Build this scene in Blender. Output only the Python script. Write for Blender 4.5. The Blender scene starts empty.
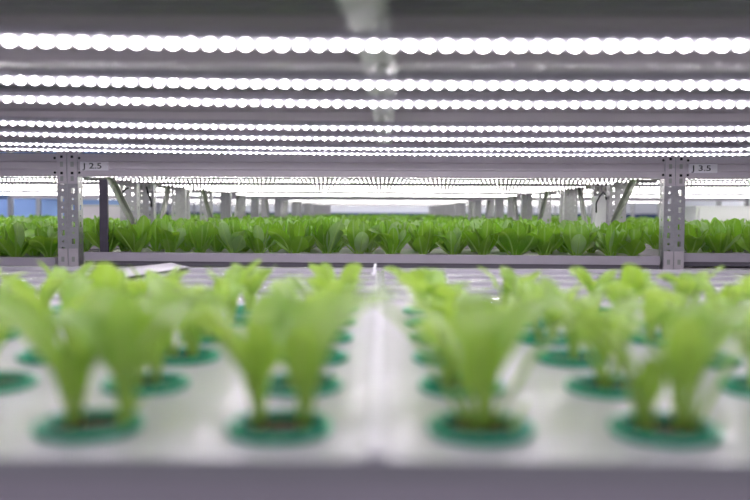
import bpy, math, random
from mathutils import Vector, Matrix
random.seed(11)
C = bpy.context.scene.collection
ZC = 1.2                      # camera height; tier heights are measured from it
PI = math.pi
rad = math.radians

# ------------------------------------------------------------------ materials
def new_mat(name):
    m = bpy.data.materials.new(name); m.use_nodes = True
    nt = m.node_tree
    return m, nt, nt.nodes['Principled BSDF']

def noise_mat(name, col, rough=.45, metal=0., spec=.5, scale=20, amt=.12, bump=0., coat=0.):
    m, nt, b = new_mat(name)
    tc = nt.nodes.new('ShaderNodeTexCoord')
    n = nt.nodes.new('ShaderNodeTexNoise'); n.inputs['Scale'].default_value = scale; n.inputs['Detail'].default_value = 3
    nt.links.new(tc.outputs['Object'], n.inputs['Vector'])
    mx = nt.nodes.new('ShaderNodeMix'); mx.data_type = 'RGBA'
    mx.inputs['A'].default_value = tuple(c*(1-amt) for c in col)+(1,)
    mx.inputs['B'].default_value = tuple(min(1, c*(1+amt)) for c in col)+(1,)
    nt.links.new(n.outputs['Fac'], mx.inputs['Factor'])
    nt.links.new(mx.outputs['Result'], b.inputs['Base Color'])
    b.inputs['Roughness'].default_value = rough; b.inputs['Metallic'].default_value = metal
    b.inputs['Specular IOR Level'].default_value = spec
    b.inputs['Coat Weight'].default_value = coat
    b.inputs['Coat Roughness'].default_value = .12
    if bump:
        bp = nt.nodes.new('ShaderNodeBump'); bp.inputs['Strength'].default_value = bump; bp.inputs['Distance'].default_value = .002
        nt.links.new(n.outputs['Fac'], bp.inputs['Height']); nt.links.new(bp.outputs['Normal'], b.inputs['Normal'])
    return m

def emit_mat(name, col, strength):
    m = bpy.data.materials.new(name); m.use_nodes = True
    nt = m.node_tree; nt.nodes.clear()
    e = nt.nodes.new('ShaderNodeEmission'); o = nt.nodes.new('ShaderNodeOutputMaterial')
    e.inputs['Color'].default_value = col+(1,); e.inputs['Strength'].default_value = strength
    nt.links.new(e.outputs[0], o.inputs['Surface'])
    return m

def leaf_mat(name, c_dark, c_light, c_vein, c_trans, tfac=.45, rough=.38, vein=.5, nscale=38, coat=.15):
    m, nt, b = new_mat(name)
    N = nt.nodes.new; L = nt.links.new
    uv = N('ShaderNodeUVMap'); sep = N('ShaderNodeSeparateXYZ'); L(uv.outputs[0], sep.inputs[0])
    tc = N('ShaderNodeTexCoord'); oi = N('ShaderNodeObjectInfo')
    no = N('ShaderNodeTexNoise'); no.inputs['Scale'].default_value = nscale; no.inputs['Detail'].default_value = 4
    L(tc.outputs['Object'], no.inputs['Vector'])
    ad = N('ShaderNodeMath'); ad.operation = 'ADD'; L(no.outputs['Fac'], ad.inputs[0])
    rs = N('ShaderNodeMath'); rs.operation = 'MULTIPLY_ADD'; L(oi.outputs['Random'], rs.inputs[0]); rs.inputs[1].default_value = .5; rs.inputs[2].default_value = -.25
    L(rs.outputs[0], ad.inputs[1])
    mx = N('ShaderNodeMix'); mx.data_type = 'RGBA'; mx.clamp_factor = True
    mx.inputs['A'].default_value = c_dark+(1,); mx.inputs['B'].default_value = c_light+(1,)
    L(ad.outputs[0], mx.inputs['Factor'])
    # midrib and side veins from the leaf's own coordinates (x across -1..1, y along 0..1)
    ab = N('ShaderNodeMath'); ab.operation = 'ABSOLUTE'; L(sep.outputs[0], ab.inputs[0])
    mr = N('ShaderNodeMapRange'); L(ab.outputs[0], mr.inputs['Value'])
    mr.inputs['From Min'].default_value = .04; mr.inputs['From Max'].default_value = .2
    mr.inputs['To Min'].default_value = 1; mr.inputs['To Max'].default_value = 0
    sv = N('ShaderNodeMath'); sv.operation = 'MULTIPLY_ADD'; L(ab.outputs[0], sv.inputs[0]); sv.inputs[1].default_value = -.28; L(sep.outputs[1], sv.inputs[2])
    sf = N('ShaderNodeMath'); sf.operation = 'MULTIPLY'; L(sv.outputs[0], sf.inputs[0]); sf.inputs[1].default_value = 62
    si = N('ShaderNodeMath'); si.operation = 'SINE'; L(sf.outputs[0], si.inputs[0])
    sr = N('ShaderNodeMapRange'); L(si.outputs[0], sr.inputs['Value'])
    sr.inputs['From Min'].default_value = .8; sr.inputs['From Max'].default_value = 1; sr.inputs['To Min'].default_value = 0; sr.inputs['To Max'].default_value = .35
    mxx = N('ShaderNodeMath'); mxx.operation = 'MAXIMUM'; L(mr.outputs[0], mxx.inputs[0]); L(sr.outputs[0], mxx.inputs[1])
    vs = N('ShaderNodeMath'); vs.operation = 'MULTIPLY'; L(mxx.outputs[0], vs.inputs[0]); vs.inputs[1].default_value = vein
    m2 = N('ShaderNodeMix'); m2.data_type = 'RGBA'; L(vs.outputs[0], m2.inputs['Factor'])
    L(mx.outputs['Result'], m2.inputs['A']); m2.inputs['B'].default_value = c_vein+(1,)
    L(m2.outputs['Result'], b.inputs['Base Color'])
    b.inputs['Roughness'].default_value = rough; b.inputs['Specular IOR Level'].default_value = .7
    b.inputs['Coat Weight'].default_value = coat; b.inputs['Coat Roughness'].default_value = .35
    bp = N('ShaderNodeBump'); bp.inputs['Strength'].default_value = .5; bp.inputs['Distance'].default_value = .0015
    hs = N('ShaderNodeMath'); hs.operation = 'SUBTRACT'; L(no.outputs['Fac'], hs.inputs[0]); L(mxx.outputs[0], hs.inputs[1])
    L(hs.outputs[0], bp.inputs['Height']); L(bp.outputs['Normal'], b.inputs['Normal'])
    tr = N('ShaderNodeBsdfTranslucent')
    tm = N('ShaderNodeMix'); tm.data_type = 'RGBA'; L(vs.outputs[0], tm.inputs['Factor'])
    tm.inputs['A'].default_value = c_trans+(1,); tm.inputs['B'].default_value = c_vein+(1,)
    L(tm.outputs['Result'], tr.inputs['Color'])
    ms = N('ShaderNodeMixShader'); ms.inputs[0].default_value = tfac
    out = nt.nodes['Material Output']
    L(b.outputs[0], ms.inputs[1]); L(tr.outputs[0], ms.inputs[2]); L(ms.outputs[0], out.inputs['Surface'])
    return m

M = {}
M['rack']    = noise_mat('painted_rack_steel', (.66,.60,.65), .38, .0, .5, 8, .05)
M['rackdk']  = noise_mat('shaded_shelf_steel', (.24,.245,.25), .5, .3, .5, 6, .15)  # dark tone carries the shade under the near upper shelf
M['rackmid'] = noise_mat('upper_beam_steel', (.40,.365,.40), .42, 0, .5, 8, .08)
M['galv']    = noise_mat('galvanised_steel', (.44,.43,.46), .35, .55, .5, 60, .2)
M['galv2']   = noise_mat('galvanised_brace', (.42,.43,.41), .4, .55, .5, 40, .15)
M['dkmetal'] = noise_mat('dark_upright_paint', (.10,.085,.12), .4, .2, .5, 30, .2)
M['shelf']   = noise_mat('light_shelf_underside', (.45,.44,.46), .5, 0, .4, 8, .06)  # paler tone carries light bounced up from the far trays
M['tray']    = noise_mat('grey_tray_plastic', (.55,.50,.58), .35, 0, .5, 10, .06)
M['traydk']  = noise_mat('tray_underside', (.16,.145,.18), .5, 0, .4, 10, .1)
M['board']   = noise_mat('white_grow_board', (.46,.44,.49), .38, 0, .5, 14, .05, .15, .3)
M['gloss']   = noise_mat('glossy_blank_board', (.46,.44,.49), .2, 0, .6, 14, .05, .2, .5)
M['board2']  = noise_mat('pale_float_board', (.40,.41,.38), .5, 0, .4, 60, .3, .3)
M['cup']     = noise_mat('green_net_cup_plastic', (.0,.30,.17), .3, 0, .5, 60, .2)
M['plug']    = noise_mat('growing_plug_fibre', (.055,.035,.02), .9, 0, .2, 180, .6, .8)
M['bolt']    = noise_mat('black_bolt', (.012,.012,.014), .5, .3, .5, 60, .2)
M['seam']    = noise_mat('seam_strip_plastic', (.60,.57,.64), .4, 0, .4, 30, .03)
M['label']   = noise_mat('label_paper', (.95,.92,.98), .5, 0, .4, 30, .03)
M['ink']     = noise_mat('label_ink', (.03,.03,.04), .6, 0, .3, 30, .1)
M['alu']     = noise_mat('light_bar_housing', (.42,.40,.48), .35, .4, .5, 40, .1)
M['clear']   = noise_mat('white_plastic', (.85,.84,.88), .25, 0, .5, 20, .04)
M['cable']   = noise_mat('black_cable', (.012,.012,.014), .5, 0, .4, 40, .2)
M['wall']    = noise_mat('white_wall_panel', (.78,.78,.82), .5, 0, .4, 2, .04)
M['bluewall']= noise_mat('blue_wall_panel', (.27,.40,.72), .5, 0, .4, 2, .08)
M['navy']    = noise_mat('dark_blue_wall_band', (.05,.07,.19), .5, 0, .4, 3, .2)
M['floor']   = noise_mat('grey_floor', (.32,.32,.34), .4, 0, .5, 5, .1)
M['cabinet'] = noise_mat('white_cabinet_paint', (.74,.74,.76), .4, 0, .5, 6, .03)
M['led']     = emit_mat('led_diode_side', (.965,.93,1.0), 34)
M['ledtip']  = emit_mat('led_diode_tip', (.985,.94,1.0), 225)
M['ledw']    = emit_mat('led_neutral_side', (1.0,.97,.93), 7)
M['ledwtip'] = emit_mat('led_neutral_tip', (1.0,.955,.96), 250)
M['ledglow'] = emit_mat('led_glow_strip', (.96,.93,1.0), 3.0)  # halo between diodes, painted as a weak emitter
M['ledfarside'] = emit_mat('led_strip_far_side', (1.0,.97,.95), 11)
M['ledstrip'] = emit_mat('led_strip_far', (1.0,.97,.95), 60)
M['lamp']    = emit_mat('fill_light_diffuser', (.97,.97,1.0), 45)
M['leaf']    = leaf_mat('romaine_leaf', (.075,.235,.012), (.27,.50,.04), (.42,.62,.20), (.34,.64,.03), .28, .33)
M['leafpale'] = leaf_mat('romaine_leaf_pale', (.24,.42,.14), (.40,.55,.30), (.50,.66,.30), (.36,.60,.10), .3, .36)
M['sleaf']   = leaf_mat('seedling_leaf', (.16,.34,.03), (.36,.56,.12), (.54,.68,.34), (.52,.74,.09), .46, .33, vein=.35, nscale=14, coat=.35)
M['stalk']   = noise_mat('pale_leaf_stalk', (.32,.52,.11), .4, 0, .5, 80, .12)
M['sstalk']  = noise_mat('seedling_stalk', (.40,.58,.10), .4, 0, .5, 80, .12)

# ------------------------------------------------------------------ mesh helpers
class MB:
    def __init__(s): s.v=[]; s.f=[]; s.mi=[]; s.uv=[]; s.mats=[]
    def m(s, key):
        if key not in s.mats: s.mats.append(key)
        return s.mats.index(key)
    def face(s, idx, key, uv=None):
        s.f.append(tuple(idx)); s.mi.append(s.m(key)); s.uv.append(uv)
    def box(s, x0,x1,y0,y1,z0,z1,key):
        b=len(s.v)
        s.v += [(x0,y0,z0),(x1,y0,z0),(x1,y1,z0),(x0,y1,z0),(x0,y0,z1),(x1,y0,z1),(x1,y1,z1),(x0,y1,z1)]
        for q in ((0,3,2,1),(4,5,6,7),(0,1,5,4),(1,2,6,5),(2,3,7,6),(3,0,4,7)): s.face([b+i for i in q], key)
    def extrude_x(s, prof, xs, key, closed=True, zoff=None, caps=True):
        # prof: list of (y,z) counter-clockwise seen from +x; xs: stations
        n=len(prof); b=len(s.v)
        for x in xs:
            dz = zoff(x) if zoff else 0
            s.v += [(x,y,z+dz) for y,z in prof]
        for k in range(len(xs)-1):
            for i in range(n if closed else n-1):
                j=(i+1)%n
                s.face([b+k*n+i, b+(k+1)*n+i, b+(k+1)*n+j, b+k*n+j][::-1], key)
        if caps and closed:
            s.face([b+i for i in range(n)][::-1], key); s.face([b+(len(xs)-1)*n+i for i in range(n)], key)
    def tube(s, pts, rs, key, seg=8, cap=True):
        b=len(s.v); n=len(pts); pts=[Vector(p) for p in pts]
        up=Vector((0.3,.2,1)).normalized()
        for i,p in enumerate(pts):
            d=(pts[min(i+1,n-1)]-pts[max(i-1,0)]).normalized()
            a=d.cross(Vector((1,.13,.07)) if abs(d.x)<.8 else Vector((0,1,.1))).normalized(); c=d.cross(a)
            r=rs[i] if isinstance(rs,(list,tuple)) else rs
            for k in range(seg):
                t=2*PI*k/seg; s.v.append(tuple(p+a*(r*math.cos(t))+c*(r*math.sin(t))))
        for i in range(n-1):
            for k in range(seg):
                k2=(k+1)%seg
                s.face([b+i*seg+k,b+i*seg+k2,b+(i+1)*seg+k2,b+(i+1)*seg+k],key)
        if cap:
            s.face([b+k for k in range(seg)][::-1],key); s.face([b+(n-1)*seg+k for k in range(seg)],key)
    def lathe(s, prof, key, seg=32, c=(0,0,0)):
        b=len(s.v); n=len(prof)
        for r,z in prof:
            for k in range(seg):
                t=2*PI*k/seg; s.v.append((c[0]+r*math.cos(t),c[1]+r*math.sin(t),c[2]+z))
        for i in range(n-1):
            for k in range(seg):
                k2=(k+1)%seg; s.face([b+i*seg+k,b+i*seg+k2,b+(i+1)*seg+k2,b+(i+1)*seg+k],key)
    def build(s, name, parent=None, loc=(0,0,0), smooth=False, bevel=0):
        me=bpy.data.meshes.new(name); me.from_pydata([tuple(v) for v in s.v],[],s.f)
        for k in s.mats: me.materials.append(M[k])
        me.polygons.foreach_set('material_index', s.mi)
        if any(u is not None for u in s.uv):
            ul=me.uv_layers.new(name='UVMap')
            li=0
            for f,u in zip(s.f,s.uv):
                for k in range(len(f)):
                    ul.data[li].uv = u[k] if u else (0.6,.5)
                    li+=1
        if smooth: me.polygons.foreach_set('use_smooth',[True]*len(s.f))
        me.update()
        o=bpy.data.objects.new(name,me); C.objects.link(o); o.location=loc
        if parent: o.parent=parent
        if bevel:
            bv=o.modifiers.new('bevel','BEVEL'); bv.width=bevel; bv.segments=2; bv.limit_method='ANGLE'
        return o

def tag(o,label,cat,group=None,kind=None):
    o['label']=label; o['category']=cat
    if group: o['group']=group
    if kind: o['kind']=kind
    return o
def struct(o): o['kind']='structure'; return o
def empty(name,loc=(0,0,0),rz=0):
    o=bpy.data.objects.new(name,None); C.objects.link(o); o.location=loc; o.rotation_euler=(0,0,rz); o.empty_display_size=.05; return o
def copy_tree(o,parent=None):
    c=o.copy(); C.objects.link(c)
    if parent: c.parent=parent
    for ch in list(o.children): copy_tree(ch,c)
    return c

# ------------------------------------------------------------------ leaves and plants
def leaf(mb, base, az, t0, t1, L, W, pet=.3, fold=.35, wave=.12, key='leaf', skey='stalk', nl=11, nw=6, p=1.3, twist=0, stalk=True, rng=random, smb=None, sr=.0026):
    az=rad(az); ph=rng.random()*6; sp=[]; P=Vector(base); N=nl
    tt=[1-(1-i/N)**1.35 for i in range(N+1)]
    for i in range(N+1):
        t=tt[i]; dt=(tt[i+1]-t) if i<N else 0
        th=rad(t0+(t1-t0)*t**p)
        d=Vector((math.sin(th)*math.cos(az),math.sin(th)*math.sin(az),math.cos(th)))
        tw=rad(twist)*t
        s0=Vector((-math.sin(az),math.cos(az),0)); n0=s0.cross(d)
        s=s0*math.cos(tw)+n0*math.sin(tw); n=s.cross(d)
        sp.append((P.copy(),d,s,n,t)); P=P+d*(L*dt)
    b=len(mb.v)
    for (q,d,s,n,t) in sp:
        if t<pet: w=W*(.07+.05*t/pet)
        else:
            u=(t-pet)/(1-pet)
            if u<.58:
                e=u/.58; e=1-(1-e)**2.1; w=W*(.12+.38*e)
            else: w=W*.5*max(0,1-((u-.58)/.42)**2.2)**.5
            w=max(w,W*.06)
        for k in range(nw+1):
            v=-1+2*k/nw
            off=-n*(fold*w*v*v*(1-.5*t)) + n*(wave*w*math.sin(ph+t*9+v*2)*abs(v)**1.5)
            droop=d*(-.10*w*v*v)
            mb.v.append(tuple(q+s*(w*v)+off+droop))
    for i in range(N):
        for k in range(nw):
            a=b+i*(nw+1)+k; v0=-1+2*k/nw; v1=-1+2*(k+1)/nw; ta=tt[i]; tb=tt[i+1]
            mb.face([a,a+1,a+nw+2,a+nw+1],key,[(v0,ta),(v1,ta),(v1,tb),(v0,tb)])
    if stalk:
        tgt = smb if smb is not None else mb
        K=int(N*.8)
        tgt.tube([sp[i][0]+sp[i][3]*.0006 for i in range(K+1)],[sr*(1-.72*i/K) for i in range(K+1)],skey,6)

def romaine(seed, split, h=1.0, nleaf=11):
    rng=random.Random(seed); f=MB(); s=MB() if split else f
    a0=rng.random()*360
    for i in range(nleaf):
        k=i/(nleaf-1); az=a0+i*137.5+rng.uniform(-25,25)
        low=i<3
        if low: Lf,t0,t1=rng.uniform(.095,.125)*h,rng.uniform(34,52),rng.uniform(25,60)
        elif i%5==4: Lf,t0,t1=rng.uniform(.13,.155)*h,rng.uniform(6,16),rng.uniform(70,115)
        else: Lf,t0,t1=rng.uniform(.115,.152)*h,rng.uniform(6,30),rng.uniform(-12,28)
        ro=rng.uniform(.006,.018)
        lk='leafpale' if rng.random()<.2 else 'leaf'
        leaf(f,(ro*math.cos(rad(az)),ro*math.sin(rad(az)),-.002),az,t0,t1,Lf,
             rng.uniform(.046,.070)*h, pet=.10, fold=rng.uniform(.1,.35), wave=rng.uniform(.03,.08), nl=11, nw=4, p=rng.uniform(1.0,1.8),
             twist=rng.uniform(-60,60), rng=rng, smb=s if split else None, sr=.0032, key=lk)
    return f,s
def seedling(seed, spec=None):
    rng=random.Random(seed); f=MB(); s=MB()
    if spec is None:
        spec=[]
        a0=rng.random()*360
        for st in range(2):
            bx=(-.016 if st==0 else .016)*rng.uniform(.6,1.2); by=rng.uniform(-.009,.009)
            n=rng.choice((3,3,4))
            for i in range(n):
                az=a0+i*360/n+rng.uniform(-25,25)+st*60
                spec.append((bx,by,az,rng.uniform(6,26),rng.uniform(45,112),rng.uniform(.105,.148),rng.uniform(.036,.050)))
            spec.append((bx,by,rng.random()*360,rng.uniform(2,8),rng.uniform(5,20),rng.uniform(.06,.08),.022))
    for (bx,by,az,t0,t1,L,W) in spec:
        leaf(f,(bx,by,0),az,t0,t1,L,W*(.88 if 100<=seed<110 else 1),pet=.33,fold=rng.uniform(.1,.35),wave=rng.uniform(.02,.07),key='sleaf',skey='sstalk',nl=12,nw=6,p=1.8,twist=rng.uniform(-25,25),rng=rng,smb=s,sr=.0034)
    return f,s

# ------------------------------------------------------------------ near rack
near = empty('plant_rack',(0,0,0))
tag(near,'grey steel rack nearest the viewer, holding the seedling trough below a dark ribbed shelf','rack')
NX0,NX1 = -1.34,1.34
FD,RD = .567,2.46        # front and rear edge of the seedling shelf
SH = ZC-.18              # seedling board top
def beam_prof(y, z0, z1, d=.03, g=.006):
    # stepped box beam, face towards -y
    h=z1-z0
    return [(y,z0),(y,z0+h*.30),(y+g,z0+h*.36),(y+g,z0+h*.64),(y,z0+h*.70),(y,z1),(y+d,z1),(y+d,z0)]
def post_mesh(x0,x1,y0,y1,z0,z1,zh0,zh1,key='galv',pitch=.034,phase=0,front=1):
    """C-section upright, web facing -y, slots cut through web and flanges between zh0 and zh1"""
    mb=MB()
    def panel(o,u,wid,c=.5):
        # o origin (x,y), u unit direction in plan, wid width; vertical strip with alternating holes
        def P(a,z): return (o[0]+u[0]*a,o[1]+u[1]*a,z)
        def quad(a0,a1,za,zb):
            b=len(mb.v); mb.v.extend([P(a0,za),P(a1,za),P(a1,zb),P(a0,zb)]); mb.face([b,b+1,b+2,b+3],key)
        if zh0>z0: quad(0,wid,z0,zh0)
        n=int((zh1-zh0)/pitch); 
        for i in range(n):
            za=zh0+i*pitch; zb=za+pitch; zm=(za+zb)/2; cx=wid*c
            if (i+phase)%2: hw,hh,ns=.0065,.0105,4
            else: hw,hh,ns=.0048,.0048,8
            if ns==4: hole=[(cx+hw*a,zm+hh*q) for a,q in ((1,0),(1,1),(0,1),(-1,1),(-1,0),(-1,-1),(0,-1),(1,-1))]
            else: hole=[(cx+hw*math.cos(k*PI/4),zm+hh*math.sin(k*PI/4)) for k in range(8)]
            outer=[(wid,zm),(wid,zb),(cx,zb),(0,zb),(0,zm),(0,za),(cx,za),(wid,za)]
            b=len(mb.v); mb.v.extend([P(a,z) for a,z in outer+hole])
            for k in range(8):
                k2=(k+1)%8; mb.face([b+k,b+k2,b+8+k2,b+8+k],key)
        zt=zh0+n*pitch
        if z1>zt: quad(0,wid,zt,z1)
    w=x1-x0; d=y1-y0
    panel((x0,y0),(1,0),w); panel((x0,y0),(0,1),d); panel((x1,y0),(0,1),d)
    return mb
def add_solid(o,t=.0022):
    s=o.modifiers.new('thickness','SOLIDIFY'); s.thickness=t; s.offset=0; return o

for px in (NX0-.04,NX1):
    for py in (FD-.06,RD+.02):
        add_solid(post_mesh(px,px+.04,py,py+.05,0,1.75,ZC-.4,ZC+.4).build('upright_post',near))
def xs(a,b,n): return [a+(b-a)*i/n for i in range(n+1)]
# beams of the upper shelf (seen from below between the light bars)
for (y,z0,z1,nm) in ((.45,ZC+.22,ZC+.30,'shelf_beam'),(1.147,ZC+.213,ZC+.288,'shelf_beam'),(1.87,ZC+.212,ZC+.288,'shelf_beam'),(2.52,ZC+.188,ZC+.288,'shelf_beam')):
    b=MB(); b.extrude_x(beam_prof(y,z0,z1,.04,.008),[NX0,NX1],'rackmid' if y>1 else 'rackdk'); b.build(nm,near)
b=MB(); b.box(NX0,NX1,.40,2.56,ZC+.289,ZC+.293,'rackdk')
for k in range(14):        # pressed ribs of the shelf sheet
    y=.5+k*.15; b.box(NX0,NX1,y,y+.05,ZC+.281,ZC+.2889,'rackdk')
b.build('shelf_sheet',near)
b=MB(); 
y0,y1=.62,2.5
prof=[(-.0235,0),(-.0235,.004),(.0235,.004),(.0235,0)]
bb=len(b.v)
for yy,xc in ((y0,-.030),(1.1,-.004),(1.8,.004),(y1,.006)):
    b.v += [(xc+px,yy,ZC+.2065+pz) for px,pz in prof]
for k in range(3):
    for i in range(4):
        j=(i+1)%4; b.face([bb+k*4+i,bb+k*4+j,bb+(k+1)*4+j,bb+(k+1)*4+i],'galv2')
b.build('tie_strap',near)
# beams under the seedling tray
for y in (FD-.018,RD-.02):
    b=MB(); b.extrude_x(beam_prof(y,SH-.125,SH-.052,.03),[NX0,NX1],'rack'); b.build('shelf_beam',near)
for k in range(5):
    x=-1.2+k*.6; b=MB(); b.box(x-.02,x+.02,FD+.015,RD-.022,SH-.10,SH-.053,'rack'); b.build('shelf_support',near)

# grey trough that holds the boards
b=MB()
b.box(NX0,NX1,FD+.012,RD-.012,SH-.050,SH-.046,'tray')
b.box(NX0,NX1,FD,FD+.012,SH-.050,SH-.004,'tray'); b.box(NX0,NX1,RD-.012,RD,SH-.050,SH-.004,'tray')
b.box(NX0,NX0+.01,FD+.012,RD-.012,SH-.046,SH-.004,'tray'); b.box(NX1-.01,NX1,FD+.012,RD-.012,SH-.046,SH-.004,'tray')
tag(b.build('growing_trough',bevel=.003),'long shallow purple-grey trough under the white seedling boards nearest the viewer','trough')

COLS=[-.24-.158*k for k in range(4,0,-1)]+[-.24,-.083,.082,.232]+[.232+.158*k for k in range(1,5)]
ROWS=[.642,.80,.955,1.107,1.262,1.415]
CR=.0405                    # hole radius
def board(x0,x1,y0,y1,holes,name,lab,grp=None,rim=False):
    """board with real round holes; th = 16 mm, raised edge all round"""
    mb=MB(); zt=SH; zb=SH-.016
    xsn=[x0]; 
    hx=sorted(set(h[0] for h in holes)); hy=sorted(set(h[1] for h in holes))
    cx=[x0]+[(hx[i]+hx[i+1])/2 for i in range(len(hx)-1)]+[x1]
    cy=[y0]+[(hy[i]+hy[i+1])/2 for i in range(len(hy)-1)]+[y1]
    if not hx: cx=[x0,x1]; cy=[y0,y1]
    SEG=32
    if hx:
        for i,hxx in enumerate(hx):
            for j,hyy in enumerate(hy):
                a0,a1,b0,b1=cx[i],cx[i+1],cy[j],cy[j+1]
                base=len(mb.v); ring=[];outer=[]
                for k in range(SEG):
                    t=2*PI*k/SEG+PI/SEG*0; c,s=math.cos(t),math.sin(t)
                    tx=((a1-hxx)/c if c>1e-9 else (a0-hxx)/c if c<-1e-9 else 1e9)
                    ty=((b1-hyy)/s if s>1e-9 else (b0-hyy)/s if s<-1e-9 else 1e9)
                    q=min(tx,ty); outer.append((hxx+c*q,hyy+s*q)); ring.append((hxx+c*CR,hyy+s*CR))
                mb.v += [(x,y,zt) for x,y in outer]+[(x,y,zt) for x,y in ring]+[(x,y,zb) for x,y in ring]
                for k in range(SEG):
                    k2=(k+1)%SEG
                    mb.face([base+k,base+k2,base+SEG+k2,base+SEG+k],'board')
                    mb.face([base+SEG+k,base+SEG+k2,base+2*SEG+k2,base+2*SEG+k],'board')
                # corner triangles
                for (qx,qy) in ((a1,b1),(a0,b1),(a0,b0),(a1,b0)):
                    ang=math.atan2(qy-hyy,qx-hxx)%(2*PI); k=int(ang/(2*PI/SEG))%SEG; k2=(k+1)%SEG
                    cc=len(mb.v); mb.v.append((qx,qy,zt))
                    mb.face([base+k,cc,base+k2],'board')
    else:
        b=len(mb.v); mb.v+=[(x0,y0,zt),(x1,y0,zt),(x1,y1,zt),(x0,y1,zt)]; mb.face([b,b+1,b+2,b+3],'board')
    # sides
    b=len(mb.v); mb.v+=[(x0,y0,zt),(x1,y0,zt),(x1,y1,zt),(x0,y1,zt),(x0,y0,zb),(x1,y0,zb),(x1,y1,zb),(x0,y1,zb)]
    for q in ((0,4,5,1),(1,5,6,2),(2,6,7,3),(3,7,4,0)): mb.face([b+i for i in q],'board')
    # raised lip
    r=.004; w=.007
    if rim:
        for (a,c,d,e) in ((x0,x1,y0,y0+w),(x0,x1,y1-w,y1),(x0,x0+w,y0+w,y1-w),(x1-w,x1,y0+w,y1-w)):
            mb.box(a,c,d,e,zt+.0002,zt+r,'board')
    o=mb.build(name)
    return tag(o,lab,'board',grp)
PX=[NX0+.001,-.633,-.004,.624,NX1-.001]
pl=['white perforated seedling board off to the far left of the trough','white board holding the green cups left of the centre seam','white board holding the green cups right of the centre seam','white perforated seedling board at the far right of the trough']
for k in range(4):
    hs=[(c,r) for c in COLS for r in ROWS if PX[k]<c<PX[k+1]]
    board(PX[k]+.001,PX[k+1]-.001,FD-.002,1.575,hs,'seedling_board',pl[k],'seedling boards on the near trough')
ql=['empty glossy white board behind the far left seedlings','empty glossy white board behind the seedlings left of the white clip','empty glossy white board behind the seedlings right of the white clip','empty glossy white board behind the far right seedlings']
for k in range(4):
    mb=MB(); x0,x1=PX[k]+.001,PX[k+1]-.001; y0,y1=1.585,RD
    # shallow tray lid: raised border, sunk middle panels with cross ribs
    mb.box(x0,x1,y0,y1,SH-.016,SH-.006,'gloss')
    w=.022
    mb.box(x0,x1,y0,y0+w,SH-.0059,SH+.003,'gloss'); mb.box(x0,x1,y1-w,y1,SH-.0059,SH+.006,'gloss')
    mb.box(x0,x0+.012,y0+w,y1-w,SH-.0059,SH+.002,'gloss'); mb.box(x1-.012,x1,y0+w,y1-w,SH-.0059,SH+.002,'gloss')
    for q in (.24,.46,.66): mb.box(x0+.012,x1-.012,y0+q,y0+q+.018,SH-.0059,SH+.001,'gloss')
    tag(mb.build('blank_board',bevel=.0015),ql[k],'board','blank boards behind the seedlings')
# seam cover strips
b=MB(); b.box(-.011,.004,FD-.002,1.575,SH+.0002,SH+.005,'seam')
tag(b.build('seam_strip',bevel=.002),'narrow white strip running back along the centre seam between the boards','strip')
b=MB(); b.tube([(-.02,2.36,SH-.004),(-.02,2.363,SH+.012),(-.018,2.37,SH+.024)],[.005,.005,.0045],'clear',10)
b.box(-.030,-.010,2.35,2.374,SH-.0058,SH-.001,'clear')
tag(b.build('seam_clip',smooth=False),'small white upright clip at the back end of the centre seam','clip')
# bent white sheet lying on the back-left of the boards
b=MB(); zz=SH+.0065
rowsP=[]
for t,(x,z) in enumerate(((-.80,.0),(-.76,.004),(-.715,.009),(-.685,.013),(-.68,.0135),(-.655,.006),(-.625,.0))):
    rowsP.append((x,z))
b0=len(b.v)
for (x,z) in rowsP:
    for k in range(5):
        y=2.06+k*.095; b.v.append((x+(.02*k)-.05,y,zz+z*(.55+.1125*k)))
for i in range(len(rowsP)-1):
    for k in range(4):
        a=b0+i*5+k; b.face([a,a+5,a+6,a+1],'board')
add_solid(tag(b.build('plastic_sheet',smooth=False),'creased white plastic offcut peaking above the back edge of the boards at left','plastic sheet'),.002)

# ---- net cups
cup0=empty('net_cup',(0,0,0))
b=MB(); b.lathe([(.0385,-.001),(.0435,.0003),(.0440,.004),(.0425,.0062),(.0385,.0068),(.0365,.0050),(.0358,-.001)],'cup',40); b.build('rim',cup0,smooth=True)
b=MB(); b.lathe([(.0372,-.0012),(.0352,-.020),(.0300,-.042),(.0,-.042)],'cup',40); b.build('basket',cup0,smooth=True)
b=MB()
rng=random.Random(4)
pr=[(.0345,-.004),(.031,-.0005),(.024,.001),(.015,.0015),(.007,.001),(.0005,.0015)]
b.lathe(pr,'plug',24)
b.v=[(x,y,z+rng.uniform(-.0012,.0012)) for x,y,z in b.v]
b.build('growing_plug',cup0,smooth=True)
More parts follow.
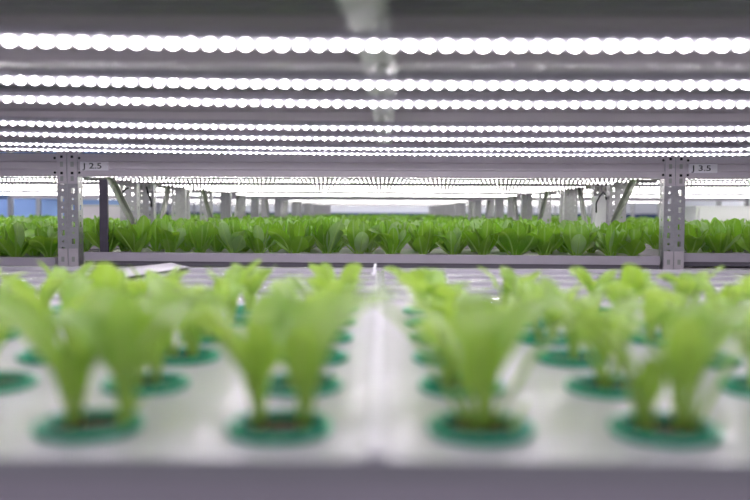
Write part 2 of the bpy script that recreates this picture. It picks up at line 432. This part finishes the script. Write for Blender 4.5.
# ---- seedlings: four shaped after the front row, eight for the rest
front_spec=[
 [(-.014,0,262,2,14,.070,.030),(-.014,.004,172,18,95,.150,.050),(-.012,.006,70,8,60,.124,.046),(-.012,.004,25,10,85,.125,.040),(.028,-.004,95,1,22,.112,.030),(.028,0,8,8,112,.150,.048),(.028,.004,168,8,100,.125,.044),(.028,.006,50,12,90,.135,.048),(.03,-.006,330,30,75,.045,.018)],
 [(-.018,0,268,1,12,.090,.034),(-.018,.004,176,10,85,.148,.052),(-.016,.006,80,8,70,.125,.050),(-.016,0,215,14,70,.120,.038),(.018,0,272,3,18,.088,.032),(.02,.004,4,12,88,.148,.050),(.018,.006,110,8,85,.128,.048),(.018,.004,40,12,60,.130,.046)],
 [(-.010,0,180,26,66,.145,.040),(-.002,-.004,270,1,12,.080,.034),(.004,.006,95,4,75,.125,.050),(.006,.004,30,8,85,.128,.046),(.010,.002,355,24,80,.135,.038),(-.006,.006,150,12,85,.130,.046),(.024,0,5,28,35,.030,.016)],
 [(-.016,0,178,18,95,.150,.052),(-.012,-.002,250,5,18,.064,.024),(.014,-.002,275,1,12,.094,.030),(.022,0,356,26,50,.130,.036),(-.010,.004,150,14,85,.130,.050),(.016,.006,60,8,70,.120,.046),(.014,.004,170,8,90,.120,.044),(.02,.006,20,14,95,.145,.046)]]
fmesh=[]
for k,sp in enumerate(front_spec):
    f,s=seedling(100+k,sp); fmesh.append((f,s))
protoS=[]
def make_seedling(f,s):
    r=empty('lettuce_seedling',(0,0,0)); f.build('foliage',r,smooth=True); s.build('leaf_stalk',r,smooth=True); return r
front_plants=[make_seedling(f,s) for f,s in fmesh]
variants=[make_seedling(*seedling(200+k)) for k in range(9)]
used=set()
colname={-.24:'second column left of the centre seam',-.083:'column just left of the centre seam',.082:'column just right of the centre seam',.232:'second column right of the centre seam'}
ords=['first','second','third','fourth','fifth','sixth','seventh','eighth']
rown=['front','second','third','fourth','fifth','back']
cup_used=False
for j,ry in enumerate(ROWS):
    for i,cx in enumerate(COLS):
        if abs(cx) > .50*ry+.13: continue
        side='left' if cx<0 else 'right'
        n=sum(1 for c in COLS if (c<0)==(cx<0) and abs(c)<=abs(cx)+1e-6)
        z=SH+.0012
        if not cup_used: cup=cup0; cup_used=True
        else: cup=copy_tree(cup0)
        jx=random.uniform(-.003,.003); jy=random.uniform(-.003,.003)
        cup.location=(cx,ry,z); cup.rotation_euler=(0,0,random.random()*6)
        tag(cup,f'green net cup in the {rown[j]} row, {ords[n-1]} to the {side} of the seam','net cup','green net cups in the near boards')
        if j==0 and cx in colname: p=front_plants[COLS.index(cx)-4]; rz=0; sc=1
        else:
            v=random.randrange(len(variants))
            p=variants[v] if v not in used else copy_tree(variants[v]); used.add(v)
            rz=random.random()*6.28; sc=random.uniform(.80,.98)*(.95,.92,.90,.86,.82,.80)[j]
        p.location=(cx,ry,z+.002); p.rotation_euler=(0,0,rz); p.scale=(sc,sc,sc)
        looks=('front' if j==0 else rown[j])
        tag(p,f'young lettuce seedling in the {looks} row of cups, {ords[n-1]} to the {side} of the seam','lettuce seedling','young lettuce seedlings in the near green cups')
for k,p in enumerate(variants):
    if k not in used:
        for c in list(p.children): bpy.data.objects.remove(c)
        bpy.data.objects.remove(p)
lab4=['front seedling pair at far left, two stems apart in their green cup','front seedling pair left of the seam with two upright broad green leaves','front seedling right of the seam with leaves fanned out wide from one point','front right seedling with one pale leaf arching left and one upright leaf']
for p,l in zip(front_plants,lab4): p['label']=l

# ------------------------------------------------------------------ LED light bars
def diode_mb(mb,c,r,key,seg=10):
    x,y,z=c
    b=len(mb.v)
    for ring,(rr,zz) in enumerate(((1.,0.),(.86,-.5),(.5,-.86))):
        for k in range(seg):
            t=2*PI*k/seg; mb.v.append((x+r*rr*math.cos(t),y+r*rr*math.sin(t),z+r*zz))
    mb.v.append((x,y,z-r)); top=len(mb.v)-1
    for i in range(2):
        for k in range(seg):
            k2=(k+1)%seg; mb.face([b+i*seg+k,b+(i+1)*seg+k,b+(i+1)*seg+k2,b+i*seg+k2],key if i==0 else key+'tip')
    for k in range(seg): mb.face([b+2*seg+k,top,b+2*seg+(k+1)%seg],key+'tip')
PITCH=.0196
dm=MB(); diode_mb(dm,(0,0,0),.0037,'led'); 
diode0=None
near_rows=[.59,.859,1.123,1.32,1.70,1.95,2.26,2.46]
bar_lab=['LED bar above the front row of seedlings, overhead and out of the picture','nearest and topmost bright LED bar across the picture','second LED bar from the top, overhead','third LED bar from the top, close below the second','fourth LED bar from the top, beneath the grey beam','fifth LED bar from the top, overhead','sixth LED bar down, second from the lowest of the near rack','lowest LED bar of the near rack, just above the labelled beam']
for q,y in enumerate(near_rows):
    bar=empty('led_light_bar',(0,y,0))
    tag(bar,bar_lab[q],'light bar','LED light bars of the near rack')
    a=.014/y
    zf=lambda x,a=a: a*x*x-.0035*x
    zb=ZC+.180
    h=MB(); h.extrude_x([(-.011,zb),(-.011,zb+.006),(-.006,zb+.012),(.006,zb+.012),(.011,zb+.006),(.011,zb)],xs(-1.22,1.22,36),'alu',zoff=zf)
    h.build('housing',bar)
    cv=MB(); cv.extrude_x([(-.0034,zb-.0015),(-.0034,zb-.0001),(.0034,zb-.0001),(.0034,zb-.0015)],xs(-1.21,1.21,36),'ledglow',zoff=zf); cv.build('glow_strip',bar)  # added glowing strip that imitates the glow between the diodes
    # hangers up to the shelf beams
    for hx in (-1.1,0,1.1):
        hb=MB(); hb.box(hx-.006,hx+.006,-.0015,.0015,zb+.0115+zf(hx),ZC+(.2064 if hx==0 else .280),'galv2'); hb.build('hanger',bar)
    n=int(2.4/PITCH); ph=random.uniform(-.5,.5)*PITCH
    cs=sorted([ph+(k-n//2)*PITCH for k in range(n+1)],key=abs)
    st=MB()
    for k,x in enumerate(cs):
        if k<100:
            if diode0 is None: diode0=dm.build('diode',bar,smooth=True); d=diode0
            else: d=diode0.copy(); C.objects.link(d); d.parent=bar
            d.location=(x,0,zb+zf(x))
        else: diode_mb(st,(x,0,zb+zf(x)),.0037,'led')
    if st.v:
        so=st.build('diode',bar); so['kind']='stuff'
# far bars: one mesh each
def far_bar_mesh(length,fine):
    mb=MB(); mb.box(-length/2,length/2,-.010,.010,0,.011,'alu')
    for q in (-.35,.35): mb.box(q*length-.006,q*length+.006,-.0015,.0015,.0108,.0758,'alu')
    if fine:
        n=int(length/PITCH)
        for k in range(n):
            x=-length/2+.01+k*PITCH; r=.0042
            b=len(mb.v); mb.v+=[(x-r,-r,0),(x+r,-r,0),(x+r,r,0),(x-r,r,0),(x-r*.6,-r*.6,-.0036),(x+r*.6,-r*.6,-.0036),(x+r*.6,r*.6,-.0036),(x-r*.6,r*.6,-.0036)]
            for f in ((0,1,5,4),(1,2,6,5),(2,3,7,6),(3,0,4,7)): mb.face([b+i for i in f],'ledw')
            mb.face([b+i for i in (7,6,5,4)],'ledwtip')
    else:
        mb.box(-length/2+.01,length/2-.01,-.0022,.0022,-.003,-.0001,'ledfarside')
        mb.mi[-6]=mb.m('ledstrip')
    return mb
# bays (x ranges between their posts)
BAYS=[('left',-3.72,-1.260),('centre',-1.258,1.166),('right',1.168,3.63)]
HL=.1425
bm={}
side_word={'left':'left-hand bay','centre':'middle bay','right':'right-hand bay'}
far_bars=[3.27,3.55,3.80,4.32,4.57,4.82,5.08,5.33,5.58,6.48,6.72,6.96,7.97,8.2,8.42,9.72,9.96,10.2,11.52,11.76,12.0,13.22,13.46,13.7,15.0,15.5,16.6,17.1,18.3,18.8]
for y in far_bars:
    for nm,a,b_ in BAYS:
        L=b_-a-.11; key=(nm,y<6)
        if key not in bm:
            o=far_bar_mesh(L,y<6).build('led_light_bar'); bm[key]=o
        else:
            o=bm[key].copy(); C.objects.link(o)
        o.location=((a+b_)/2,y,ZC+HL)
        k=far_bars.index(y)
        if y>9 and nm=='left': pass
        if k<6: lab=f'LED bar over the lettuce of the {side_word[nm]}, {ords[k]} from the front'
        else: lab=f'distant LED bar in the rows of racks far behind the {side_word[nm]}'
        tag(o,lab,'light bar', 'LED bars over the romaine beds' if k<6 else f'distant LED bars behind the {side_word[nm]}')

# ------------------------------------------------------------------ labelled racks
def text_mesh(body,size):
    cu=bpy.data.curves.new('txt','FONT'); cu.body=body; cu.size=size; cu.extrude=.0004; cu.align_x='CENTER'; cu.align_y='CENTER'; cu.offset=.0002
    o=bpy.data.objects.new('tmp',cu); C.objects.link(o)
    dg=bpy.context.evaluated_depsgraph_get(); me=bpy.data.meshes.new_from_object(o.evaluated_get(dg)); 
    vs=[tuple(v.co) for v in me.vertices]; fs=[tuple(p.vertices) for p in me.polygons]
    bpy.data.objects.remove(o); return vs,fs
def rack(nm,x0,x1,D,DR,label,text=None,simple=False,bz0=.136,bz1=.226,lb=True,braces=True,flip=False):
    r=empty('plant_rack',(0,0,0)); tag(r,label,'rack', None)
    pw=.040
    for ix,px in enumerate((x0,x1-pw)):
        for iy,py in enumerate((D,DR)):
            if simple:
                b=MB(); 
                b.box(px,px+pw,py,py+.004,0,1.9,'galv'); b.box(px,px+.004,py+.0041,py+.05,0,1.9,'galv'); b.box(px+pw-.004,px+pw,py+.0041,py+.05,0,1.9,'galv')
                b.build('upright_post',r)
            else:
                add_solid(post_mesh(px,px+pw,py,py+.05,0,1.9,ZC-.31,ZC+.30,phase=ix).build('upright_post',r),.002)
                if iy==0:   # connector plates
                    for za,zb_,bo_,sl in ((ZC+.108,ZC+.232,(ZC+.215,ZC+.150),(ZC+.185,ZC+.128)),(ZC-.285,ZC-.152,(ZC-.245,),(ZC-.195,))):
                        b=MB(); b.box(px+.001,px+pw-.001,D-.0045,D-.0015,za,zb_,'rack')
                        for zz in bo_: b.box(px+pw/2-.005,px+pw/2+.005,D-.0060,D-.0044,zz-.005,zz+.005,'bolt')
                        for zz in sl: b.box(px+pw/2-.006,px+pw/2+.006,D-.0055,D-.0044,zz-.010,zz+.010,'galv2')
                        b.build('connector_plate',r)
    for (y,za,zb_) in ((D-.002,ZC+bz0,ZC+bz1),(DR+.015,ZC+bz0+.02,ZC+bz1)):
        b=MB(); b.extrude_x(beam_prof(y,za,zb_,.03,.007),[x0+pw+.001,x1-pw-.001],'rack')
        if not simple and y<D:
            for bx in (x0+pw+.008,x1-pw-.008):
                for zz in (za+.016,zb_-.016):
                    k0=len(b.v); 
                    b.v+=[(bx+.0052*math.cos(t*PI/4),y-.0012,zz+.0052*math.sin(t*PI/4)) for t in range(8)]+[(bx+.0052*math.cos(t*PI/4),y+.001,zz+.0052*math.sin(t*PI/4)) for t in range(8)]
                    b.face([k0+t for t in range(8)],'bolt')
                    for t in range(8): b.face([k0+t,k0+8+t,k0+8+(t+1)%8,k0+(t+1)%8],'bolt')
        bo=b.build('shelf_beam',r)
        if text and y<D:
            lx=x0+pw+.012
            b=MB(); zc=(za+zb_)/2-.002; b.box(lx,lx+.112,y-.002,y+.0069,zc-.018,zc+.017,'label')
            lo=b.build('name_label',bo); lo['label']='pale label reading '+text
            vs,fs=text_mesh(text,.031)
            t=MB(); t.v=[(lx+.050+v[0]*1.4,y-.0026-v[2]*.5,zc-.001+v[1]) for v in vs]
            for f in fs: t.face(f,'ink')
            # writing belongs to the label
            me=lo.data; b.v+=t.v; off=len(b.v)-len(t.v)
            for f in fs: b.face([off+i for i in f],'ink')
            bpy.data.objects.remove(lo); lo=b.build('name_label',bo); lo['label']='pale label reading '+text
    for y in ((D-.002,DR+.015) if lb else (DR+.015,)):
        b=MB(); b.extrude_x(beam_prof(y,ZC-.300,ZC-.226,.03,.004),[x0+pw+.001,x1-pw-.001],'rack')
        if not simple:
            for bx in (x0+pw+.012,x1-pw-.012):
                b.box(bx-.0045,bx+.0045,y-.0012,y-.0001,ZC-.248,ZC-.239,'bolt')
        b.build('shelf_beam',r)
    b=MB(); b.box(x0+pw,x1-pw,D+.03,DR+.012,ZC+.227,ZC+.231,'shelf')
    n=6
    for k in range(n):
        y=D+.07+k*(DR-D-.1)/n; b.box(x0+pw,x1-pw,y,y+.04,ZC+.219,ZC+.2269,'shelf')
    b.build('shelf_sheet',r)
    b=MB(); b.box(x0+pw,x1-pw,D+.035,DR+.012,ZC-.225,ZC-.222,'rack'); b.build('shelf_sheet',r)
    if braces:
        for px,sg in ((x0+pw+.012,1),(x1-pw-.012,-1)):
            b=MB(); w=.017
            A=Vector((px,D+.29 if not flip else D+.24,ZC+.165)); B=Vector((px,DR-.02 if not flip else D+.03,ZC-.13)); d=(B-A).normalized(); nn=Vector((0,d.z,-d.y))
            # flat folded angle bar leaning backwards
            for (o0,o1,xx0,xx1) in ((-w,w,0,.003),(-w,-w+.003,.0031,.020)):
                k0=len(b.v)
                for P in (A,B):
                    for oo in (o0,o1):
                        for xx in (xx0,xx1): b.v.append(tuple(P+nn*oo+Vector((sg*xx,0,0))))
                for q in ((0,1,3,2),(4,6,7,5),(0,4,5,1),(1,5,7,3),(3,7,6,2),(2,6,4,0)): b.face([k0+i for i in q],'galv2')
            b.build('diagonal_brace',r)
    return r
rack('left',*BAYS[0][1:],3.17,3.93,'grey slotted-steel rack bay left of the label J 2.5, cut by the frame',braces=False)
rack('centre',*BAYS[1][1:],3.17,3.93,'wide middle rack bay whose top beam carries the label J 2.5',text='J 2.5')
rack('right',*BAYS[2][1:],3.17,3.93,'right-hand rack bay whose top beam carries the label J 3.5',text='J 3.5',braces=False)
units=[(4.22,4.90),(4.98,5.66),(6.38,7.06),(7.85,8.5),(9.6,10.3),(11.4,12.1),(13.1,13.8),(14.9,15.6),(16.5,17.2),(18.2,18.9)]
dist=['second','third','fourth','fifth','sixth','seventh','eighth','ninth','tenth','eleventh']
for u,(D,DR) in enumerate(units):
    for nm,a,b_ in BAYS:
        bz=(.168,.226) if u<3 else (.121,.226) if u==3 else (.135,.226)
        rack(nm,a,b_,D,DR,f'{dist[u]} rack from the front in the receding row of the {side_word[nm]}',simple=u>1,bz0=bz[0],bz1=bz[1],braces=(u<5 and nm=='centre'),flip=(u%2==0))

# ------------------------------------------------------------------ beds, boards, romaine
def bed(x0,x1,D,DR,zt,label,board_label,tilt=0,lipkey='tray'):
    t=MB(); xm=(x0+x1)/2
    h=.036
    # front lip with folded lower flange, floor, sides
    t.box(x0-xm,x1-xm,0,.010,-h,0,lipkey)
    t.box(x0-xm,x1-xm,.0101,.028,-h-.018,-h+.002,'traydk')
    t.box(x0-xm,x1-xm,.0101,DR-D-.0101,-h+.0021,-h+.006,'tray')
    t.box(x0-xm,x1-xm,DR-D-.010,DR-D,-h,0,lipkey)
    t.box(x0-xm,x0-xm+.008,.0101,DR-D-.0101,-h+.0061,0,lipkey); t.box(x1-xm-.008,x1-xm,.0101,DR-D-.0101,-h+.0061,0,lipkey)
    o=t.build('growing_tray',bevel=.0015); o.location=(xm,D,zt); o.rotation_euler=(0,tilt,0)
    tag(o,label,'growing tray')
    f=MB(); f.box(x0-xm+.010,x1-xm-.010,.012,DR-D-.012,-.020,-.006,'board2')
    fo=f.build('planting_board'); fo.location=(xm,D,zt); fo.rotation_euler=(0,tilt,0); tag(fo,board_label,'planting board')
NV=9
rv=[]
for k in range(NV):
    f,s=romaine(500+k,True,nleaf=12); r=empty('romaine_lettuce'); f.build('foliage',r,smooth=True); s.build('leaf_stalk',r,smooth=True); rv.append(r)
rs=[]
for k in range(4):
    f,s=romaine(700+k,False,nleaf=9); rs.append(f)
used_r=set(); rsmall={}
def place_romaine(x,y,z,label,group,detailed=True,sc=None):
    k=random.randrange(NV)
    if detailed:
        p=rv[k] if k not in used_r else copy_tree(rv[k]); used_r.add(k)
    else:
        k%=4
        if k not in rsmall: p=rs[k].build('romaine_lettuce',smooth=True); rsmall[k]=p
        else: p=rsmall[k].copy(); C.objects.link(p)
    s=sc or random.uniform(.86,1.03)
    p.location=(x,y,z); p.rotation_euler=(0,0,random.random()*6.28); p.scale=(s,s,s*random.uniform(.95,1.05))
    tag(p,label,'lettuce',group); return p
T=rad(.16)
BED={'left':(-3.66,-1.325,3.20,3.80,ZC-.190),'centre':(-1.190,1.118,3.155,3.80,ZC-.168),'right':(1.215,3.58,3.20,3.80,ZC-.160)}
lipn={'left':'grey lipped growing tray of romaine in the left-hand bay, set lowest','centre':'long grey growing tray of romaine across the middle bay','right':'grey growing tray of romaine in the right-hand bay below the label J 3.5'}
for nm in ('left','centre','right'):
    x0,x1,D,DR,zt=BED[nm]
    if nm=='centre': x0,x1=-1.190,1.110
    tl=T if nm=='centre' else 0
    bed(x0,x1,D,DR,zt,lipn[nm],f'pale board the romaine grows from in the front tray of the {side_word[nm]}',tl)
    # second tray behind, back to back
    bed(x0,x1,4.24,4.86,ZC-.168,f'second growing tray back, in the rack behind the {side_word[nm]}',f'pale board in the second tray back of the {side_word[nm]}')
    bed(x0,x1,5.0,5.62,ZC-.168,f'third growing tray back, in the racks behind the {side_word[nm]}',f'pale board in the third tray back of the {side_word[nm]}')
xm=(-1.19+1.11)/2
def posword(i,n,side):
    if side=='centre':
        return f'{ords[i]} plant from the left post' if i<n/2 and i<8 else (f'{ords[n-1-i]} plant from the right post' if n-1-i<8 else 'mid-bay plant')
    if side=='left': return f'{ords[n-1-i]} plant from the post' if n-1-i<8 else 'far plant'
    return f'{ords[i]} plant from the post' if i<8 else 'far plant'
rowz=['front row','second row','third row','fourth row']
nfront=18
# centre front tray
for j in range(4):
    for i in range(nfront):
        x=-1.13+i*.129+random.uniform(-.012,.012)+(.03 if j%2 else 0)
        if j==0 and i==nfront-1: x=1.02
        y=3.235+j*.145+random.uniform(-.012,.012)
        if x>1.06: continue
        z=ZC-.168-.0055-(x-xm)*math.tan(T)
        if i<nfront//2: lab=f'{ords[i] if i<8 else "ninth"} romaine from the left post, {rowz[j]} of the middle bay'
        else:
            q=nfront-1-i; lab=f'{ords[q] if q<8 else "ninth"} romaine from the right post, {rowz[j]} of the middle bay'
        place_romaine(x,y,z,lab,'romaine lettuces in the middle front tray',sc=random.uniform(.86,1.1) if j==0 else random.uniform(.9,1.04))
for nm,sgn in (('left',-1),('right',1)):
    x0,x1,D,DR,zt=BED[nm]
    for j in range(4):
        for i in range(5 if j else 4):
            x=(x1-.06-i*.129) if nm=='left' else (x0+.06+i*.129)
            place_romaine(x+random.uniform(-.012,.012),D+.075+j*.14+random.uniform(-.012,.012),zt-.0055,
              f'{ords[i]} romaine from the post, {rowz[j]} of the {nm}-hand bay',f'romaine lettuces in the {nm}-hand front tray',sc=random.uniform(.92,1.08))
# second tray (own objects, single mesh each as they are small)
for nm,x0,x1 in (('left',-2.12,-1.38),('centre',-1.13,1.06),('right',1.27,2.1)):
    n=int((x1-x0)/.135)+1
    for j in range(4):
        for i in range(n):
            place_romaine(x0+i*.135+random.uniform(-.015,.015),4.32+j*.15+random.uniform(-.01,.01),ZC-.1735,
             f'small romaine in the second rack back, behind the {side_word[nm]}',f'romaine lettuces in the second rack behind the {side_word[nm]}',detailed=False,sc=random.uniform(.85,1.02))
for k in range(NV):
    if k not in used_r:
        for c in list(rv[k].children): bpy.data.objects.remove(c)
        bpy.data.objects.remove(rv[k])
# everything further back: one uncountable crop
crop=MB(); rng=random.Random(9)
for (D0,D1,X) in ((5.07,5.56,2.7),(6.5,7.0,3.3),(8.0,8.4,3.5),(9.7,10.2,3.5),(11.5,12,3),(13.2,13.6,3),(15,15.4,3),(18.3,18.6,3.4)):
    y=D0
    while y<D1+.01:
        x=-X
        while x<X:
            if abs(x+1.26)>.07 and abs(x-1.167)>.07:
                f=rs[rng.randrange(4)]; a=rng.random()*6.28; ca,sa=math.cos(a),math.sin(a); s=rng.uniform(.85,1.02); off=len(crop.v)
                crop.v += [(x+s*(v[0]*ca-v[1]*sa),y+s*(v[0]*sa+v[1]*ca),ZC-.1735+s*v[2]) for v in f.v]
                for fc,mi,uv in zip(f.f,f.mi,f.uv): crop.face([off+q for q in fc],f.mats[mi],uv)
            x+=.16
        y+=.165
tag(crop.build('lettuce_crop',smooth=True),'distant mass of lettuces filling the trays far behind the front racks','lettuce','romaine lettuces far down the room',kind='stuff')
for k,(D,DR) in enumerate(((6.42,7.02),(7.9,8.46),(9.64,10.26))):
    for nm,a,b_ in BAYS:
        b=MB(); b.box(a+.06,b_-.06,D,DR,ZC-.2215,ZC-.174,'tray'); 
        tag(b.build('growing_tray',bevel=.002),f'{["fourth","fifth","sixth"][k]} growing tray back, far behind the {side_word[nm]}','growing tray')

# ------------------------------------------------------------------ odds and ends between the racks
b=MB(); b.box(-.0125,.0125,-.010,.010,0,.300,'dkmetal'); b.box(-.0165,.0165,-.0135,-.0101,0,.30,'dkmetal')
o=b.build('upright_bar'); o.location=(-1.118,3.19,ZC-.1745); tag(o,'dark purple-grey upright bar standing at the left end of the middle tray','upright bar')
# white control boxes hung on the racks behind
def control_box(x,y,z0,z1,w,label,d=.06):
    t=empty('control_box',(x,y,z0)); tag(t,label,'control box')
    b=MB(); b.box(-w/2,w/2,0,d,0,z1-z0,'cabinet'); b.build('body',t,bevel=.004)
    b=MB(); b.box(-w/2+.006,w/2-.006,-.004,-.0005,.01,(z1-z0)*.80,'cabinet'); b.build('cover',t,bevel=.001)
    b=MB(); b.tube([(-w*.45,-.006,(z1-z0)*.55),(-w*.5,-.012,(z1-z0)*.8),(-w*.2,-.014,(z1-z0)*1.0),(w*.1,-.012,(z1-z0)*1.1),(w*.32,-.008,(z1-z0)*1.02),(w*.4,-.004,(z1-z0)*.9)],.004,'cable',8); b.build('cable',t,smooth=True)
    return t
control_box(1.10,3.9815,ZC-.10,ZC+.085,.058,'white box with a looped black cable beside the right rear post')
b=MB()
b.tube([(-1.226,3.70,ZC+.04),(-1.218,3.70,ZC+.08),(-1.20,3.70,ZC+.10),(-1.183,3.70,ZC+.108)],.004,'cable',8)
tag(b.build('power_cable',smooth=True),'black cable curving behind the left diagonal brace','cable')
b=MB(); b.tube([(-1.252,4.214,ZC+.13),(-1.246,4.214,ZC+.10),(-1.230,4.214,ZC+.06),(-1.227,4.214,ZC+.02)],.004,'cable',8)
tag(b.build('power_cable',smooth=True),'black cable hanging right of the left rear post','cable')
t=empty('cabinet',(2.62,5.75,0)); tag(t,'pale grey-white cabinet standing behind the lettuces at the right edge','cabinet')
b=MB(); b.box(-.35,.6,0,.4,0,ZC+.055,'cabinet'); b.build('body',t,bevel=.006)
b=MB(); b.box(-.33,.12,-.018,-.001,.1,ZC+.04,'cabinet'); b.build('door',t,bevel=.003)
b=MB(); b.box(.13,.58,-.018,-.001,.1,ZC+.04,'cabinet'); b.build('door',t,bevel=.003)
t=empty('cabinet',(-2.05,5.78,0)); tag(t,'low grey-violet cabinet seen between the left posts above the lettuces','cabinet')
b=MB(); b.box(-.14,.22,0,.3,0,ZC+.045,'shelf'); b.build('body',t,bevel=.006)
for k in range(2):
    b=MB(); b.box(-.13+k*.175,.035+k*.175,-.016,-.001,.1,ZC+.03,'tray'); b.build('door',t,bevel=.003)

# ------------------------------------------------------------------ room shell
b=MB(); b.box(-7,7,-3,20,-.05,0,'floor'); struct(b.build('floor'))
b=MB(); b.box(-7,7,-3,20,3.2,3.25,'wall'); struct(b.build('ceiling'))
b=MB(); b.box(-7,7,20,20.1,0,3.2,'wall'); struct(b.build('wall_back'))
b=MB(); b.box(-7,7,19.96,19.999,.6,ZC-.02,'navy'); struct(b.build('trim_1'))
b=MB(); b.box(-7.1,-7,-3,20,0,3.2,'bluewall'); struct(b.build('wall_left'))
b=MB(); b.box(7,7.1,-3,20,0,3.2,'wall'); struct(b.build('wall_right'))
b=MB(); b.box(-6.9,-2.75,8.62,8.7,0,ZC+.12,'bluewall'); struct(b.build('wall_partition'))

for x,y,w_,d_,lab in ((5.1,8,.3,3,'added unseen fill light on the right, nearer of two'),(5.1,14.5,.3,3,'added unseen fill light on the right, by the back wall'),(-5.1,7,.3,3,'added unseen fill light on the left, in front of the blue partition'),(0,19.45,8,.2,'added unseen fill light along the back wall')):  # lamps added out of view to brighten the side and back walls
    t=empty('fill_light',(x,y,3.2)); tag(t,lab,'fill light')
    b=MB(); b.box(-w_/2,w_/2,-d_/2,d_/2,-.08,-.001,'cabinet'); b.build('housing',t)
    b=MB(); b.box(-w_/2+.02,w_/2-.02,-d_/2+.02,d_/2-.02,-.095,-.0805,'lamp'); b.build('diffuser',t)
# ------------------------------------------------------------------ world, camera
w=bpy.data.worlds.new('World'); bpy.context.scene.world=w; w.use_nodes=True
w.node_tree.nodes['Background'].inputs[0].default_value=(.93,.9,1,1); w.node_tree.nodes['Background'].inputs[1].default_value=.5
cam=bpy.data.cameras.new('Camera'); co=bpy.data.objects.new('Camera',cam); C.objects.link(co)
cam.lens=38; cam.sensor_width=36; cam.clip_start=.02
co.location=(0,0,ZC)
yaw=rad(.47); pitch=rad(-2.75); roll=rad(.25)
R=Matrix.Rotation(yaw,4,'Z')@Matrix.Rotation(pitch+PI/2,4,'X')@Matrix.Rotation(roll,4,'Z')
co.rotation_euler=R.to_euler()
cam.dof.use_dof=True; cam.dof.focus_distance=3.2; cam.dof.aperture_fstop=2.0
sc=bpy.context.scene; sc.camera=co
sc.view_settings.view_transform='Standard'; sc.view_settings.look='None'; sc.view_settings.gamma=1; sc.view_settings.exposure=.12
sc.view_settings.use_curve_mapping=False
